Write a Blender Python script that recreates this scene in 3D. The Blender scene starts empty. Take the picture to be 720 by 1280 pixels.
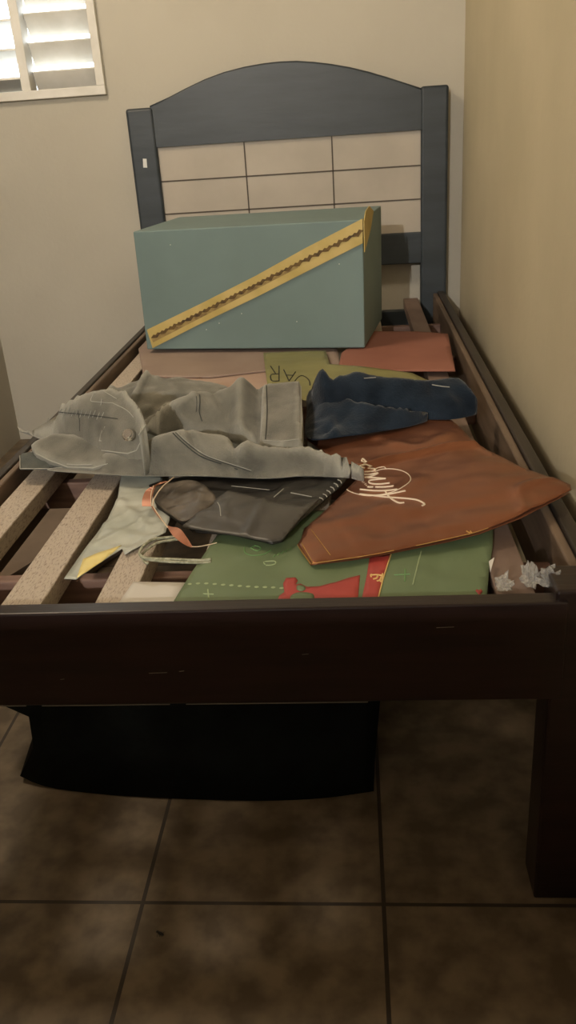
import bpy, bmesh, math, random
import numpy as np
from math import sin, cos, pi, radians
from mathutils import Vector, Matrix, noise
from mathutils.geometry import delaunay_2d_cdt
random.seed(7)
scn = bpy.context.scene
COL = scn.collection

# ------------------------------------------------------------------ camera
CAM = Vector((.6573, -.849, .9574)); PITCH, YAW, ROLL, FPX = .4205, .0913, -.068, 1074.08
fwd = Vector((-sin(YAW)*cos(PITCH), cos(YAW)*cos(PITCH), -sin(PITCH)))
r0 = Vector((cos(YAW), sin(YAW), 0)); u0 = r0.cross(fwd)
RT = cos(ROLL)*r0 + sin(ROLL)*u0; UP = -sin(ROLL)*r0 + cos(ROLL)*u0
cd = bpy.data.cameras.new('camera'); cam = bpy.data.objects.new('camera', cd); COL.objects.link(cam)
cam.matrix_world = Matrix(((RT.x, UP.x, -fwd.x, CAM.x), (RT.y, UP.y, -fwd.y, CAM.y), (RT.z, UP.z, -fwd.z, CAM.z), (0, 0, 0, 1)))
cd.sensor_fit = 'VERTICAL'; cd.sensor_height = 36; cd.lens = FPX*36/1280; cd.clip_start = .02
scn.camera = cam

def at(px, py, z):
    """a point read off the photograph, put at its true height z in the room"""
    d = fwd + RT*((px-360)/FPX) + UP*((640-py)/FPX)
    return CAM + d*((z-CAM.z)/d.z)
def aty(px, py, y):
    d = fwd + RT*((px-360)/FPX) + UP*((640-py)/FPX)
    return CAM + d*((y-CAM.y)/d.y)

# ------------------------------------------------------------------ world + lights
W = bpy.data.worlds.new('world'); scn.world = W; W.use_nodes = True
bg = W.node_tree.nodes['Background']; bg.inputs[0].default_value = (.88, .95, 1, 1); bg.inputs[1].default_value = 5.5
scn.view_settings.view_transform = 'Standard'; scn.view_settings.look = 'None'
scn.view_settings.gamma = 1; scn.view_settings.use_curve_mapping = False
scn.view_settings.exposure = 0.12

def lamp(name, typ, loc, target, power, color, **kw):
    l = bpy.data.lights.new(name, typ); l.energy = power; l.color = color
    for k, v in kw.items(): setattr(l, k, v)
    o = bpy.data.objects.new(name, l); COL.objects.link(o); o.location = loc
    o.rotation_euler = (Vector(target)-Vector(loc)).to_track_quat('-Z', 'Y').to_euler()
    return o
lamp('ceiling_bulb', 'POINT', (-.38, .70, 2.2), (0, 0, 0), 39, (1, .82, .60), shadow_soft_size=.15)
lamp('hall_bulb', 'POINT', (-.30, -3.6, 1.95), (0, 0, 0), 250, (1, .95, .88), shadow_soft_size=.014)

# ------------------------------------------------------------------ materials
def srgb(r, g, b):
    f = lambda c: (c/255/12.92) if c/255 <= .04045 else ((c/255+.055)/1.055)**2.4
    return (f(r), f(g), f(b), 1)
def lin(*c): return tuple(c) + (1,)
def mat(name, c1, c2=None, scale=8, stretch=(1, 1, 1), rough=.6, metal=0, bump=0, bscale=None, detail=4, lo=.35, hi=.65, spec=.5, trans=0, sheen=0, alpha=1):
    m = bpy.data.materials.new(name); m.use_nodes = True; nt = m.node_tree; N = nt.nodes; L = nt.links
    b = N['Principled BSDF']; b.inputs['Roughness'].default_value = rough; b.inputs['Metallic'].default_value = metal
    b.inputs['Specular IOR Level'].default_value = spec; b.inputs['Transmission Weight'].default_value = trans
    b.inputs['Alpha'].default_value = alpha
    if sheen: b.inputs['Sheen Weight'].default_value = sheen
    tc = N.new('ShaderNodeTexCoord'); mp = N.new('ShaderNodeMapping'); mp.inputs['Scale'].default_value = stretch
    L.new(tc.outputs['Object'], mp.inputs[0])
    n = N.new('ShaderNodeTexNoise'); n.inputs['Scale'].default_value = scale; n.inputs['Detail'].default_value = detail
    L.new(mp.outputs[0], n.inputs['Vector'])
    cr = N.new('ShaderNodeValToRGB'); cr.color_ramp.elements[0].position = lo; cr.color_ramp.elements[1].position = hi
    cr.color_ramp.elements[0].color = c1; cr.color_ramp.elements[1].color = c2 or c1
    L.new(n.outputs['Fac'], cr.inputs[0]); L.new(cr.outputs[0], b.inputs['Base Color'])
    if bump:
        n2 = N.new('ShaderNodeTexNoise'); n2.inputs['Scale'].default_value = bscale or scale; n2.inputs['Detail'].default_value = 5
        L.new(mp.outputs[0], n2.inputs['Vector'])
        bp = N.new('ShaderNodeBump'); bp.inputs['Strength'].default_value = bump; bp.inputs['Distance'].default_value = .004
        L.new(n2.outputs['Fac'], bp.inputs['Height']); L.new(bp.outputs[0], b.inputs['Normal'])
    return m
def addmix(m, color, build):
    """mix a second colour into the base colour; build(nodes, links, coord) returns the mask socket"""
    nt = m.node_tree; N = nt.nodes; L = nt.links; b = N['Principled BSDF']
    src = b.inputs['Base Color'].links[0].from_socket
    tc = next(n for n in N if n.type == 'TEX_COORD')
    mask = build(N, L, tc.outputs['Object'])
    mx = N.new('ShaderNodeMix'); mx.data_type = 'RGBA'
    L.new(mask, mx.inputs[0]); L.new(src, mx.inputs[6]); mx.inputs[7].default_value = color
    L.new(mx.outputs[2], b.inputs['Base Color'])
def math_(N, L, op, a, b=None, clamp=False):
    n = N.new('ShaderNodeMath'); n.operation = op; n.use_clamp = clamp
    for i, v in enumerate((a, b)):
        if v is None: continue
        if isinstance(v, (int, float)): n.inputs[i].default_value = v
        else: L.new(v, n.inputs[i])
    return n.outputs[0]

M = {}
M['wall'] = mat('painted_plaster', lin(.50, .475, .41), lin(.555, .53, .46), scale=2.2, rough=.85, bump=.25, bscale=60, spec=.2)
M['wall_warm_lit'] = mat('plaster_warm_lit', lin(.50, .45, .32), lin(.57, .51, .37), scale=2.5, rough=.85, bump=.3, bscale=45, spec=.2)  # same plaster as the back wall, warm lamplight put into the colour
M['floor'] = mat('ceramic_floor_tile', lin(.105, .078, .050), lin(.20, .155, .105), scale=21, rough=.50, bump=.08, bscale=30, detail=8, lo=.38, hi=.64)
def grout(N, L, co):
    s = N.new('ShaderNodeSeparateXYZ'); L.new(co, s.inputs[0]); out = []
    for k, o, T in ((0, .3444, .3288), (1, -.0102, .50)):
        f = math_(N, L, 'FRACT', math_(N, L, 'DIVIDE', math_(N, L, 'ADD', math_(N, L, 'SUBTRACT', s.outputs[k], o), T*100.5), T))
        d = math_(N, L, 'ABSOLUTE', math_(N, L, 'SUBTRACT', f, .5))
        out.append(math_(N, L, 'LESS_THAN', d, .0028/T))
    return math_(N, L, 'MAXIMUM', out[0], out[1])
addmix(M['floor'], lin(.035, .025, .018), grout)
M['ceiling'] = mat('ceiling_boards', lin(.16, .12, .085), rough=.8)
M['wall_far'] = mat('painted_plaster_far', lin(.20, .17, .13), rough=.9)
M['mahogany'] = mat('dark_mahogany', lin(.010, .005, .0045), lin(.018, .008, .007), scale=6, stretch=(1, 9, 9), rough=.38, bump=.1, bscale=20, spec=.28)
_b = M['mahogany'].node_tree.nodes['Principled BSDF']; _b.inputs['Coat Weight'].default_value = .35; _b.inputs['Coat Roughness'].default_value = .22
M['headwood'] = mat('headboard_haze_tint', lin(.026, .036, .045), lin(.038, .050, .062), scale=5, stretch=(1, 6, 6), rough=.42, bump=.06, bscale=20)  # dark wood, bluish veil of the window haze put into the colour
M['railwood'] = mat('dark_brown_rail', lin(.024, .019, .015), lin(.040, .030, .023), scale=6, stretch=(8, 1, 8), rough=.45)
M['rawrail'] = mat('brown_rail_wood', lin(.12, .082, .056), lin(.19, .135, .095), scale=7, stretch=(8, 1, 8), rough=.5, bump=.1)
M['slat'] = mat('speckled_slat_wood', lin(.27, .21, .165), lin(.52, .45, .375), scale=420, stretch=(1.3, .3, 1), rough=.42, bump=.3, bscale=300, lo=.32, hi=.50, detail=6)
M['paperslat'] = mat('dull_brown_slat', lin(.17, .115, .09), lin(.22, .155, .125), scale=9, stretch=(3, 1, 1), rough=.6)
M['beam'] = mat('reddish_beam_wood', lin(.15, .085, .065), lin(.24, .145, .11), scale=12, stretch=(1, 7, 7), rough=.6, bump=.1)
M['panel'] = mat('pale_panel', lin(.44, .40, .34), lin(.50, .455, .39), scale=7, rough=.5)
M['groove'] = mat('panel_groove', lin(.10, .085, .07), rough=.8)
M['white'] = mat('white_paint', lin(.70, .69, .64), lin(.80, .79, .75), scale=14, rough=.5)
M['sticker'] = mat('pale_sticker', lin(.75, .78, .78), rough=.6)
M['boxblue'] = mat('teal_card', lin(.155, .225, .225), lin(.175, .255, .255), scale=5, rough=.55)
M['yellow'] = mat('yellow_strip_card', lin(.50, .385, .12), lin(.60, .47, .18), scale=16, rough=.6, bump=.1)
M['tooth'] = mat('brown_zigzag', lin(.06, .035, .015), lin(.18, .11, .03), scale=60, rough=.7)
M['denim'] = mat('grey_denim', lin(.110, .110, .096), lin(.215, .210, .178), scale=20, stretch=(1, 1, 1), rough=.9, bump=.35, bscale=420, spec=.15, sheen=.25, lo=.3, hi=.7)
def worn(N, L, co):
    g = N.new('ShaderNodeNewGeometry'); r = N.new('ShaderNodeMapRange'); r.inputs[1].default_value = .505; r.inputs[2].default_value = .60
    L.new(g.outputs['Pointiness'], r.inputs[0]); return math_(N, L, 'MULTIPLY', r.outputs[0], .75)
addmix(M['denim'], lin(.40, .40, .35), worn)
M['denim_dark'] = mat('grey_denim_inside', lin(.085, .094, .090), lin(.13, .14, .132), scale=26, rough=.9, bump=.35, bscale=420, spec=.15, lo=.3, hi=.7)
M['thread'] = mat('pale_thread', lin(.40, .40, .36), rough=.9)
M['seam'] = mat('dark_seam', lin(.045, .05, .048), rough=.95)
M['button'] = mat('nickel_button', lin(.75, .74, .70), rough=.25, metal=1)
M['navy'] = mat('navy_denim', lin(.006, .012, .022), lin(.016, .028, .046), scale=22, rough=.92, bump=.35, bscale=300, spec=.15, sheen=.2)
M['copper'] = mat('copper_foil_paper', lin(.25, .098, .052), lin(.34, .14, .075), scale=4, rough=.30, metal=.7, bump=.12, bscale=9)
M['gold'] = mat('gold_paper_edge', lin(.75, .48, .16), rough=.35, metal=.7)
M['cream'] = mat('cream_ink', lin(.80, .70, .56), rough=.5)
M['blackfilm'] = mat('black_paper_film', lin(.012, .011, .010), lin(.022, .020, .018), scale=8, rough=.30, bump=.25, bscale=14)
M['greyfilm'] = mat('grey_paper_film', lin(.045, .042, .038), lin(.068, .064, .057), scale=9, rough=.38, bump=.25, bscale=16)
M['brownfilm'] = mat('smoky_brown_film', lin(.045, .036, .028), lin(.13, .108, .085), scale=22, rough=.32, bump=.5, bscale=20)
M['orange'] = mat('copper_ribbon', lin(.33, .125, .07), lin(.45, .20, .11), scale=20, rough=.4, metal=.2)
M['ribbon_edge'] = mat('pale_ribbon_edge', lin(.72, .58, .42), rough=.5)
M['plastic'] = mat('grey_white_film', lin(.40, .43, .38), lin(.55, .57, .51), scale=10, rough=.28, bump=.5, bscale=12)
M['paleyellow'] = mat('pale_yellow_print', lin(.82, .68, .24), lin(.86, .76, .36), scale=12, rough=.4)
M['paper'] = mat('white_paper', lin(.58, .56, .52), lin(.64, .62, .58), scale=5, rough=.7)
M['green'] = mat('green_gift_paper', lin(.115, .165, .085), lin(.155, .215, .115), scale=5, rough=.5, bump=.2, bscale=6)
M['red'] = mat('red_print', lin(.36, .045, .04), lin(.44, .065, .055), scale=14, rough=.5)
M['mint'] = mat('pale_green_print', lin(.36, .45, .26), rough=.6)
M['faint'] = mat('faint_green_print', lin(.15, .31, .12), rough=.5)
M['goldink'] = mat('gold_print', lin(.72, .52, .20), rough=.5)
M['rope'] = mat('twisted_cord', lin(.26, .27, .18), lin(.50, .50, .38), scale=180, rough=.6, bump=.4, bscale=200)
M['board'] = mat('pinkish_cardboard', lin(.29, .215, .18), lin(.34, .26, .215), scale=7, rough=.8)
M['board2'] = mat('pale_pink_cardboard', lin(.44, .31, .25), lin(.50, .37, .30), scale=7, rough=.8)
M['redcard'] = mat('brick_red_card', lin(.27, .105, .072), lin(.32, .13, .09), scale=6, rough=.75)
M['olive'] = mat('olive_yellow_film', lin(.22, .21, .075), lin(.29, .27, .10), scale=10, rough=.4, bump=.3, bscale=14)
M['ink'] = mat('black_ink', lin(.012, .012, .010), rough=.6)
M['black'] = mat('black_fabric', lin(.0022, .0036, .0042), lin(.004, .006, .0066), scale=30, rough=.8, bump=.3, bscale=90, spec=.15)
M['carton'] = mat('brown_carton', lin(.17, .125, .09), lin(.22, .165, .12), scale=9, rough=.8)
M['clear'] = mat('clear_crinkled_film', lin(.85, .85, .82), rough=.12, spec=.8, trans=.7, alpha=.75)
M['insect'] = mat('dark_crumb', lin(.008, .005, .004), rough=.4)

# ------------------------------------------------------------------ helpers
def finish(name, bm, m, parent=None, smooth=False, extra=()):
    me = bpy.data.meshes.new(name); bmesh.ops.recalc_face_normals(bm, faces=bm.faces[:]); bm.to_mesh(me); bm.free()
    me.materials.append(m)
    for x in extra: me.materials.append(x)
    if smooth:
        for p in me.polygons: p.use_smooth = True
    o = bpy.data.objects.new(name, me); COL.objects.link(o)
    if parent: o.parent = parent
    return o
def merge(dst, src):
    """printing, stitching and wear belong to the surface they sit on: fold src's faces into dst's mesh"""
    bm = bmesh.new(); bm.from_mesh(dst.data); nf = len(bm.faces); bm.from_mesh(src.data); bm.faces.ensure_lookup_table()
    k = len(dst.data.materials); dst.data.materials.append(src.data.materials[0])
    for f in bm.faces[nf:]: f.material_index = k
    bm.to_mesh(dst.data); bm.free(); me = src.data; bpy.data.objects.remove(src); bpy.data.meshes.remove(me); return dst
def tag(o, label, cat, group=None, kind=None):
    o['label'] = label; o['category'] = cat
    if group: o['group'] = group
    if kind: o['kind'] = kind
    return o
def thing(name, label, cat, group=None, loc=(0, 0, 0)):
    o = bpy.data.objects.new(name, None); COL.objects.link(o); o.location = loc; o.empty_display_size = .05
    return tag(o, label, cat, group)
def struct(o): o['kind'] = 'structure'; return o
def under(o, parent):
    """parent a mesh whose vertices are in world space to an Empty that has a location"""
    o.parent = parent; o.matrix_parent_inverse = Matrix.Translation(-parent.location); return o
def box(bm, x0, x1, y0, y1, z0, z1, bev=0):
    r = bmesh.ops.create_cube(bm, size=1)
    for v in r['verts']: v.co = Vector(((x0+x1)/2+v.co.x*(x1-x0), (y0+y1)/2+v.co.y*(y1-y0), (z0+z1)/2+v.co.z*(z1-z0)))
    if bev:
        es = list({e for v in r['verts'] for e in v.link_edges})
        bmesh.ops.bevel(bm, geom=es, offset=bev, segments=3, affect='EDGES', profile=.5)
def boxobj(name, dims, m, parent=None, bev=0):
    bm = bmesh.new(); box(bm, *dims, bev=bev); return finish(name, bm, m, parent)
def prism(bm, prof, y0, y1):
    """outline in x,z extruded along y"""
    a = [bm.verts.new((x, y0, z)) for x, z in prof]; b = [bm.verts.new((x, y1, z)) for x, z in prof]
    bm.faces.new(a); bm.faces.new(b[::-1]); n = len(prof)
    for i in range(n): bm.faces.new((a[i], b[i], b[(i+1) % n], a[(i+1) % n]))
def tube(bm, pts, r, seg=6, closed=False):
    pts = [Vector(p) for p in pts]; n = len(pts); rings = []
    for i, p in enumerate(pts):
        a = pts[(i-1) % n] if closed or i else p; c = pts[(i+1) % n] if closed or i < n-1 else p
        t = (c-a).normalized() if (c-a).length > 1e-9 else Vector((1, 0, 0))
        s = t.cross(Vector((0, 0, 1)));  s = s.normalized() if s.length > 1e-4 else Vector((1, 0, 0))
        u = s.cross(t)
        rr = r[i] if isinstance(r, (list, tuple)) else r
        rings.append([bm.verts.new(p + s*rr*cos(2*pi*k/seg) + u*rr*sin(2*pi*k/seg)) for k in range(seg)])
    m = n if closed else n-1
    for i in range(m):
        A, B = rings[i], rings[(i+1) % n]
        for k in range(seg): bm.faces.new((A[k], A[(k+1) % seg], B[(k+1) % seg], B[k]))
    if not closed: bm.faces.new(rings[0][::-1]); bm.faces.new(rings[-1])
def smoothline(pts, n=6, closed=False):
    """Catmull-Rom through the points"""
    P = [Vector(p) for p in pts]; out = []; m = len(P)
    for i in range(m if closed else m-1):
        g = lambda k: P[k % m] if closed else P[max(0, min(m-1, k))]
        a, b, c, d = g(i-1), g(i), g(i+1), g(i+2)
        for j in range(n):
            t = j/n; out.append(.5*((2*b)+(c-a)*t+(2*a-5*b+4*c-d)*t*t+(3*b-a-3*c+d)*t**3))
    if not closed: out.append(P[-1])
    return out

class Sheet:
    low = -9
    """a draped or lying piece: outline of (px, py, z) read off the photo, its own height field, real thickness"""
    def __init__(s, outline, curved=False, ridges=(), wrinkle=0, wscale=25, wdir=(1, 1), puff=0, pr=.03, edge=0, er=.012, seed=0, n=5):
        P = [Vector(at(*q)) for q in outline]
        s.B = smoothline(P, n, True) if curved else [Vector(P[i]).lerp(P[(i+1) % len(P)], j/n) for i in range(len(P)) for j in range(n)]
        s.b = np.array([[p.x, p.y, p.z] for p in s.B])
        s.b2 = np.roll(s.b, -1, axis=0)
        s.ridges = []
        for pl, amp, w in ridges:
            q = [at(x, y, s.b[:, 2].mean()+puff*.6) for x, y in pl]
            q = smoothline(q, 5) if len(q) > 2 else q
            a = np.array([[p.x, p.y] for p in q]); s.ridges.append((a, amp, w))
        s.wrinkle, s.ws, s.wd, s.puff, s.pr, s.edge, s.er, s.seed = wrinkle, wscale, wdir, puff, pr, edge, er, seed
    @staticmethod
    def segdist(p, a, b):
        ab = b-a; t = np.clip(((p-a)*ab).sum(1)/np.maximum((ab**2).sum(1), 1e-12), 0, 1)
        return np.sqrt((((a+ab*t[:, None])-p)**2).sum(1)), t
    def z(s, x, y):
        p = np.array([x, y]); d, t = s.segdist(p, s.b[:, :2], s.b2[:, :2])
        zz = s.b[:, 2]*(1-t)+s.b2[:, 2]*t
        w = 1/(d+1e-4)**2.2; h = float((zz*w).sum()/w.sum()); dm = float(d.min())
        h += s.puff*(1-math.exp(-dm/s.pr))
        if s.edge and dm < s.er: h -= s.edge*(1-math.sqrt(max(0, 1-(1-dm/s.er)**2)))
        for a, amp, wd in s.ridges:
            dd, _ = s.segdist(p, a[:-1], a[1:]); h += amp*math.exp(-(float(dd.min())/wd)**2)
        if s.wrinkle:
            v = Vector((x*s.ws*s.wd[0]+s.seed*7.3, y*s.ws*s.wd[1], s.seed*3.1))
            r = 1-abs(noise.noise(v))*2.2; r2 = noise.noise(v*2.3+Vector((5, 1, 9)))
            h += s.wrinkle*(r*.7+r2*.6-.4)*min(1, .35+dm/.02)
        return max(h, s.low)
    def inside(s, x, y):
        ax, ay, bx, by = s.b[:, 0], s.b[:, 1], s.b2[:, 0], s.b2[:, 1]
        c = ((ay > y) != (by > y)) & (x < (bx-ax)*(y-ay)/np.where(by-ay == 0, 1e-12, by-ay)+ax)
        return bool(c.sum() % 2)
    def hit(s, px, py):
        z1 = s.b[:, 2].max()+.05; z0 = s.b[:, 2].min()-.02; z = z1
        while z > z0:
            p = at(px, py, z)
            if s.z(p.x, p.y) >= z: break
            z -= .004
        a, b = z, z+.004
        for _ in range(8):
            m_ = (a+b)/2; p = at(px, py, m_)
            if s.z(p.x, p.y) >= m_: a = m_
            else: b = m_
        return at(px, py, a)
    def build(s, name, m, parent, step=.008, thick=.0008, bottom=None, smooth=True):
        if bottom is not None: s.low = bottom+.0015
        xs = np.arange(s.b[:, 0].min(), s.b[:, 0].max(), step); ys = np.arange(s.b[:, 1].min(), s.b[:, 1].max(), step)
        pts = [Vector((p.x, p.y)) for p in s.B]; nb = len(pts)
        ax, ay, bx, by = s.b[:, 0], s.b[:, 1], s.b2[:, 0], s.b2[:, 1]
        for i, x in enumerate(xs):
            for y in ys:
                yy = y + (step/2 if i % 2 else 0)
                c = ((ay > yy) != (by > yy)) & (x < (bx-ax)*(yy-ay)/np.where(by-ay == 0, 1e-12, by-ay)+ax)
                if c.sum() % 2 and s.segdist(np.array([x, yy]), s.b[:, :2], s.b2[:, :2])[0].min() > step*.45: pts.append(Vector((x, yy)))
        vs, es, fs, *_ = delaunay_2d_cdt(pts, [], [list(range(nb))], 1, 1e-6)
        bm = bmesh.new()
        top = [bm.verts.new((v.x, v.y, max(s.z(v.x, v.y), -9 if bottom is None else bottom+.0015))) for v in vs]
        bot = [bm.verts.new((v.x, v.y, (t.co.z-thick) if bottom is None else min(bottom, t.co.z-thick))) for v, t in zip(vs, top)]
        cnt = {}
        for f in fs:
            if len(f) < 3: continue
            bm.faces.new([top[i] for i in f]); bm.faces.new([bot[i] for i in f[::-1]])
            for i in range(len(f)):
                a, b = f[i], f[(i+1) % len(f)]; k = (min(a, b), max(a, b)); cnt.setdefault(k, []).append((a, b))
        for k, l in cnt.items():
            if len(l) == 1: a, b = l[0]; bm.faces.new((top[b], top[a], bot[a], bot[b]))
        return finish(name, bm, m, parent, smooth)
    def line(s, bm, pts, r=.0008, zref=None, lift=.0004, n=6, seg=5, flat=False):
        v = [Vector((q[0], q[1], 0)) for q in pts]
        v = smoothline(v, n) if len(v) > 2 else [v[0].lerp(v[1], k/n) for k in range(n+1)]
        w = [s.hit(q.x, q.y) for q in v]
        runs = [[]]
        for p in w:
            if s.inside(p.x, p.y): runs[-1].append(p+Vector((-.1, -.5, .8)).normalized()*lift)
            elif runs[-1]: runs.append([])
        for w in runs:
            if len(w) > 1: tube(bm, w, r, seg)
        return runs[0]
    def decal(s, outline, name, m, parent, lift=.0006, step=.01, curved=False):
        zr = s.b[:, 2].mean(); q = []
        for x, y in outline:
            q.append((x, y, s.hit(x, y).z))
        d = Sheet(q, curved=curved, n=4); base = s
        d.z = lambda x, y: base.z(x, y)+lift
        return d.build(name, m, parent, step, thick=.0004)

def font(text, name, m, parent, origin, xdir, ydir, size, lift=.0008):
    c = bpy.data.curves.new(name, 'FONT'); c.body = text; c.size = size; c.extrude = .0003; c.resolution_u = 4
    t = bpy.data.objects.new('tmp', c); COL.objects.link(t)
    me = bpy.data.meshes.new_from_object(t.evaluated_get(bpy.context.evaluated_depsgraph_get())); bpy.data.objects.remove(t)
    X = Vector(xdir).normalized(); Y = Vector(ydir).normalized(); Z = X.cross(Y)
    for v in me.vertices: v.co = Vector(origin)+X*v.co.x+Y*v.co.y+Z*(v.co.z+lift)
    me.materials.clear(); me.materials.append(m)
    o = bpy.data.objects.new(name, me); COL.objects.link(o); o.parent = parent; return o

# ------------------------------------------------------------------ the room
BW = 1.988; XL, XR = -.542, 1.0; YF = -4.0; ZC = 2.6
struct(boxobj('floor', (XL-.1, XR+.1, YF-.1, BW+.1, -.08, 0), M['floor']))
struct(boxobj('ceiling', (XL-.1, XR+.1, YF-.1, BW+.14, ZC, ZC+.08), M['ceiling']))
struct(boxobj('wall_right', (XR, XR+.1, YF, BW+.14, 0, ZC), M['wall_warm_lit']))
struct(boxobj('wall_left', (XL-.1, XL, YF, BW+.14, 0, ZC), M['wall']))
struct(boxobj('wall_front', (XL-.1, XR+.1, YF-.1, YF, 0, ZC), M['wall_far']))
struct(boxobj('wall_added_shade', (XL, XR, -1.60, -1.50, 0, 1.07), M['wall_far']))  # added low wall out of view, shades floor and foot rail from hall_bulb
WX0, WX1, WZ0, WZ1 = -.515, -.087, 1.105, 1.72
bm = bmesh.new()
for d in ((XL, WX0, 0, ZC), (WX1, XR, 0, ZC), (WX0, WX1, 0, WZ0), (WX0, WX1, WZ1, ZC)):
    box(bm, d[0], d[1], BW, BW+.14, d[2], d[3])
struct(finish('wall_back', bm, M['wall']))
win = struct(bpy.data.objects.new('window_1', None)); COL.objects.link(win); win.location = (-.30, BW, WZ0)
def wpart(name, m=None, *boxes):
    bm = bmesh.new()
    for b in boxes: box(bm, *b, bev=.002)
    return under(finish(name, bm, m or M['white']), win)
wpart('window_frame', None, (WX0-.025, WX1+.025, BW-.018, BW+.05, WZ0-.025, WZ0), (WX0-.025, WX1+.025, BW-.018, BW+.05, WZ1, WZ1+.025),
      (WX1, WX1+.025, BW-.018, BW+.05, WZ0, WZ1), (WX0-.025, WX0, BW-.018, BW+.05, WZ0, WZ1))
wpart('mullion', None, (-.318, -.290, BW-.012, BW+.05, WZ0, WZ1))
for bay, (a, b, tilt) in enumerate(((-.290, WX1, 62), (WX0, -.318, 28))):
    for k in range(8):
        zc = WZ0+.022+.077*k
        bm = bmesh.new(); box(bm, a+.001, b-.001, -.034, .034, -.004, .004, bev=.0015)
        o = finish('louver', bm, M['white']); 
        R_ = Matrix.Translation((0, BW+.045, zc)) @ Matrix.Rotation(radians(-tilt if True else tilt), 4, 'X')
        o.data.transform(R_); under(o, win)

# ------------------------------------------------------------------ the bed
L = 1.928
bed = thing('bed', 'dark wooden single bed frame with arched headboard and bare slats against the wall', 'bed', loc=(.475, 1, 0))
def bp(name, dims, m, bev=.003): return under(boxobj(name, dims, m, None, bev), bed)
lpost = bp('headboard_post', (0, .082, L, L+.045, 0, 1.035), M['headwood'], .008)
bp('headboard_post', (.870, .95, L, L+.045, 0, 1.040), M['headwood'], .008)
arch = [(px, py) for px, py in ((192, 134), (212, 123), (232, 112.5), (256, 101), (280, 92), (305, 85.5), (330, 81), (350, 78.8), (370, 78), (392, 79.3), (414, 82), (437, 86), (460, 91.5), (482, 98), (504, 105), (528, 113.5))]
prof = [(aty(px, py, L).x, aty(px, py, L).z) for px, py in arch]
prof[0] = (.075, prof[0][1]); prof[-1] = (.878, prof[-1][1])
bm = bmesh.new(); prism(bm, prof+[(.878, .925), (.075, .925)], L+.004, L+.034); under(finish('arched_rail', bm, M['headwood']), bed)
bm = bmesh.new(); tube(bm, [(x, L+.010, z-.001) for x, z in prof], .006, 8); under(finish('arch_moulding', bm, M['headwood'], smooth=True), bed)
pan = bp('headboard_panel', (.080, .872, L+.014, L+.030, .636, .926), M['panel'], .001)
bm = bmesh.new()
for z in (.828, .733): box(bm, .082, .870, L+.0125, L+.016, z-.002, z+.002)
for x in (.345, .608): box(bm, x-.002, x+.002, L+.0125, L+.016, .64, .924)
merge(pan, finish('g', bm, M['groove']))
bp('headboard_rail', (.078, .874, L+.004, L+.036, .545, .638), M['headwood'])
bp('headboard_rail', (.078, .874, L+.010, L+.036, .33, .40), M['headwood'])
# front (foot) end
bm = bmesh.new(); box(bm, .02, .886, -.004, .020, .3264, .4575, bev=.0025)
frail = under(finish('foot_rail', bm, M['mahogany']), bed)
bm = bmesh.new()
for x0, x1, z in ((.17, .24, .3268), (.26, .42, .3265), (.44, .66, .3264)): tube(bm, [(x0, -.0042, z), ((x0+x1)/2, -.0043, z), (x1, -.0042, z)], .0006, 5)
for x, z, l in ((.40, .372, .022), (.437, .374, .006), (.74, .428, .020), (.585, .395, .008), (.29, .365, .005)): tube(bm, [(x, -.0040, z), (x+l, -.0040, z+.0006)], .0004, 4)
merge(frail, finish('w', bm, mat('worn_wood', lin(.13, .11, .09), rough=.7)))
bp('leg', (.872, .952, 0, .062, 0, .470), M['mahogany'], .004)
bp('leg', (-.002, .078, 0.021, .085, 0, .452), M['mahogany'], .004)
# side rails with the raw board inside each
bp('side_rail', (.922, .942, .06, L+.002, .325, .457), M['railwood'])
bp('side_rail', (.050, .066, .085, L+.002, .325, .459), M['railwood'])
lr = bp('inner_board', (.908, .9215, .065, L-.004, .33, .452), M['rawrail'])
bp('inner_board', (.0665, .078, .09, L-.004, .33, .456), M['rawrail'])
for y in (.165, .525, .90, 1.28, 1.66): bp('cross_beam', (.079, .907, y, y+.021, .360, .4095), M['beam'])
for i, x in enumerate((.114, .236, .352, .470, .590, .710, .838)):
    w = .026 if i == 1 else .0225
    bp('slat', (x-w, x+w, .022, L-.002, .410, .440), M['slat'] if i < 6 else M['paperslat'], .002)
bm = bmesh.new(); prism(bm, [(.034, .872), (.046, .871), (.047, .896), (.036, .897)], L-.0008, L+.0002)
sk = finish('sticker', bm, M['sticker']); sk.parent = lpost; sk.matrix_parent_inverse = Matrix.Identity(4); sk['label'] = 'small pale sticker'

# ------------------------------------------------------------------ teal box with the yellow zigzag strip
o0 = Vector((.124, 1.314, 0)); ux = Vector((.5575, -.091, 0)); wid = ux.length; ux.normalize(); uy = Vector((-ux.y, ux.x, 0))
bx = thing('storage_box', 'teal box crossed by a diagonal yellow strip, standing before the headboard', 'box', loc=(.45, 1.42, .457))
ZB, ZT, DP = .4572, .748, .33
def bl(u, v, d): return o0+ux*u+uy*d+Vector((0, 0, ZB+v))
bm = bmesh.new(); box(bm, 0, wid, 0, DP, 0, ZT-ZB, bev=.003)
for v in bm.verts: v.co = bl(v.co.x+(.003 if v.co.z > .1 else 0), v.co.z+.006*(v.co.x/wid if v.co.z > .1 else 0), v.co.y)
bbody = under(finish('box_body', bm, M['boxblue']), bx)
H = ZT-ZB
def fr(px, py, d=-.002):
    # point on the front face plane
    dd = fwd + RT*((px-360)/FPX) + UP*((640-py)/FPX); q = bl(0, 0, d); t = (q-CAM).dot(uy)/dd.dot(uy); return CAM+dd*t
def slab(bm, P, nrm, th):
    a = [bm.verts.new(p) for p in P]; b = [bm.verts.new(Vector(p)+nrm*th) for p in P]; n = len(P)
    bm.faces.new(a); bm.faces.new(b[::-1])
    for i in range(n): bm.faces.new((a[i], b[i], b[(i+1) % n], a[(i+1) % n]))
bm = bmesh.new()
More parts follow.
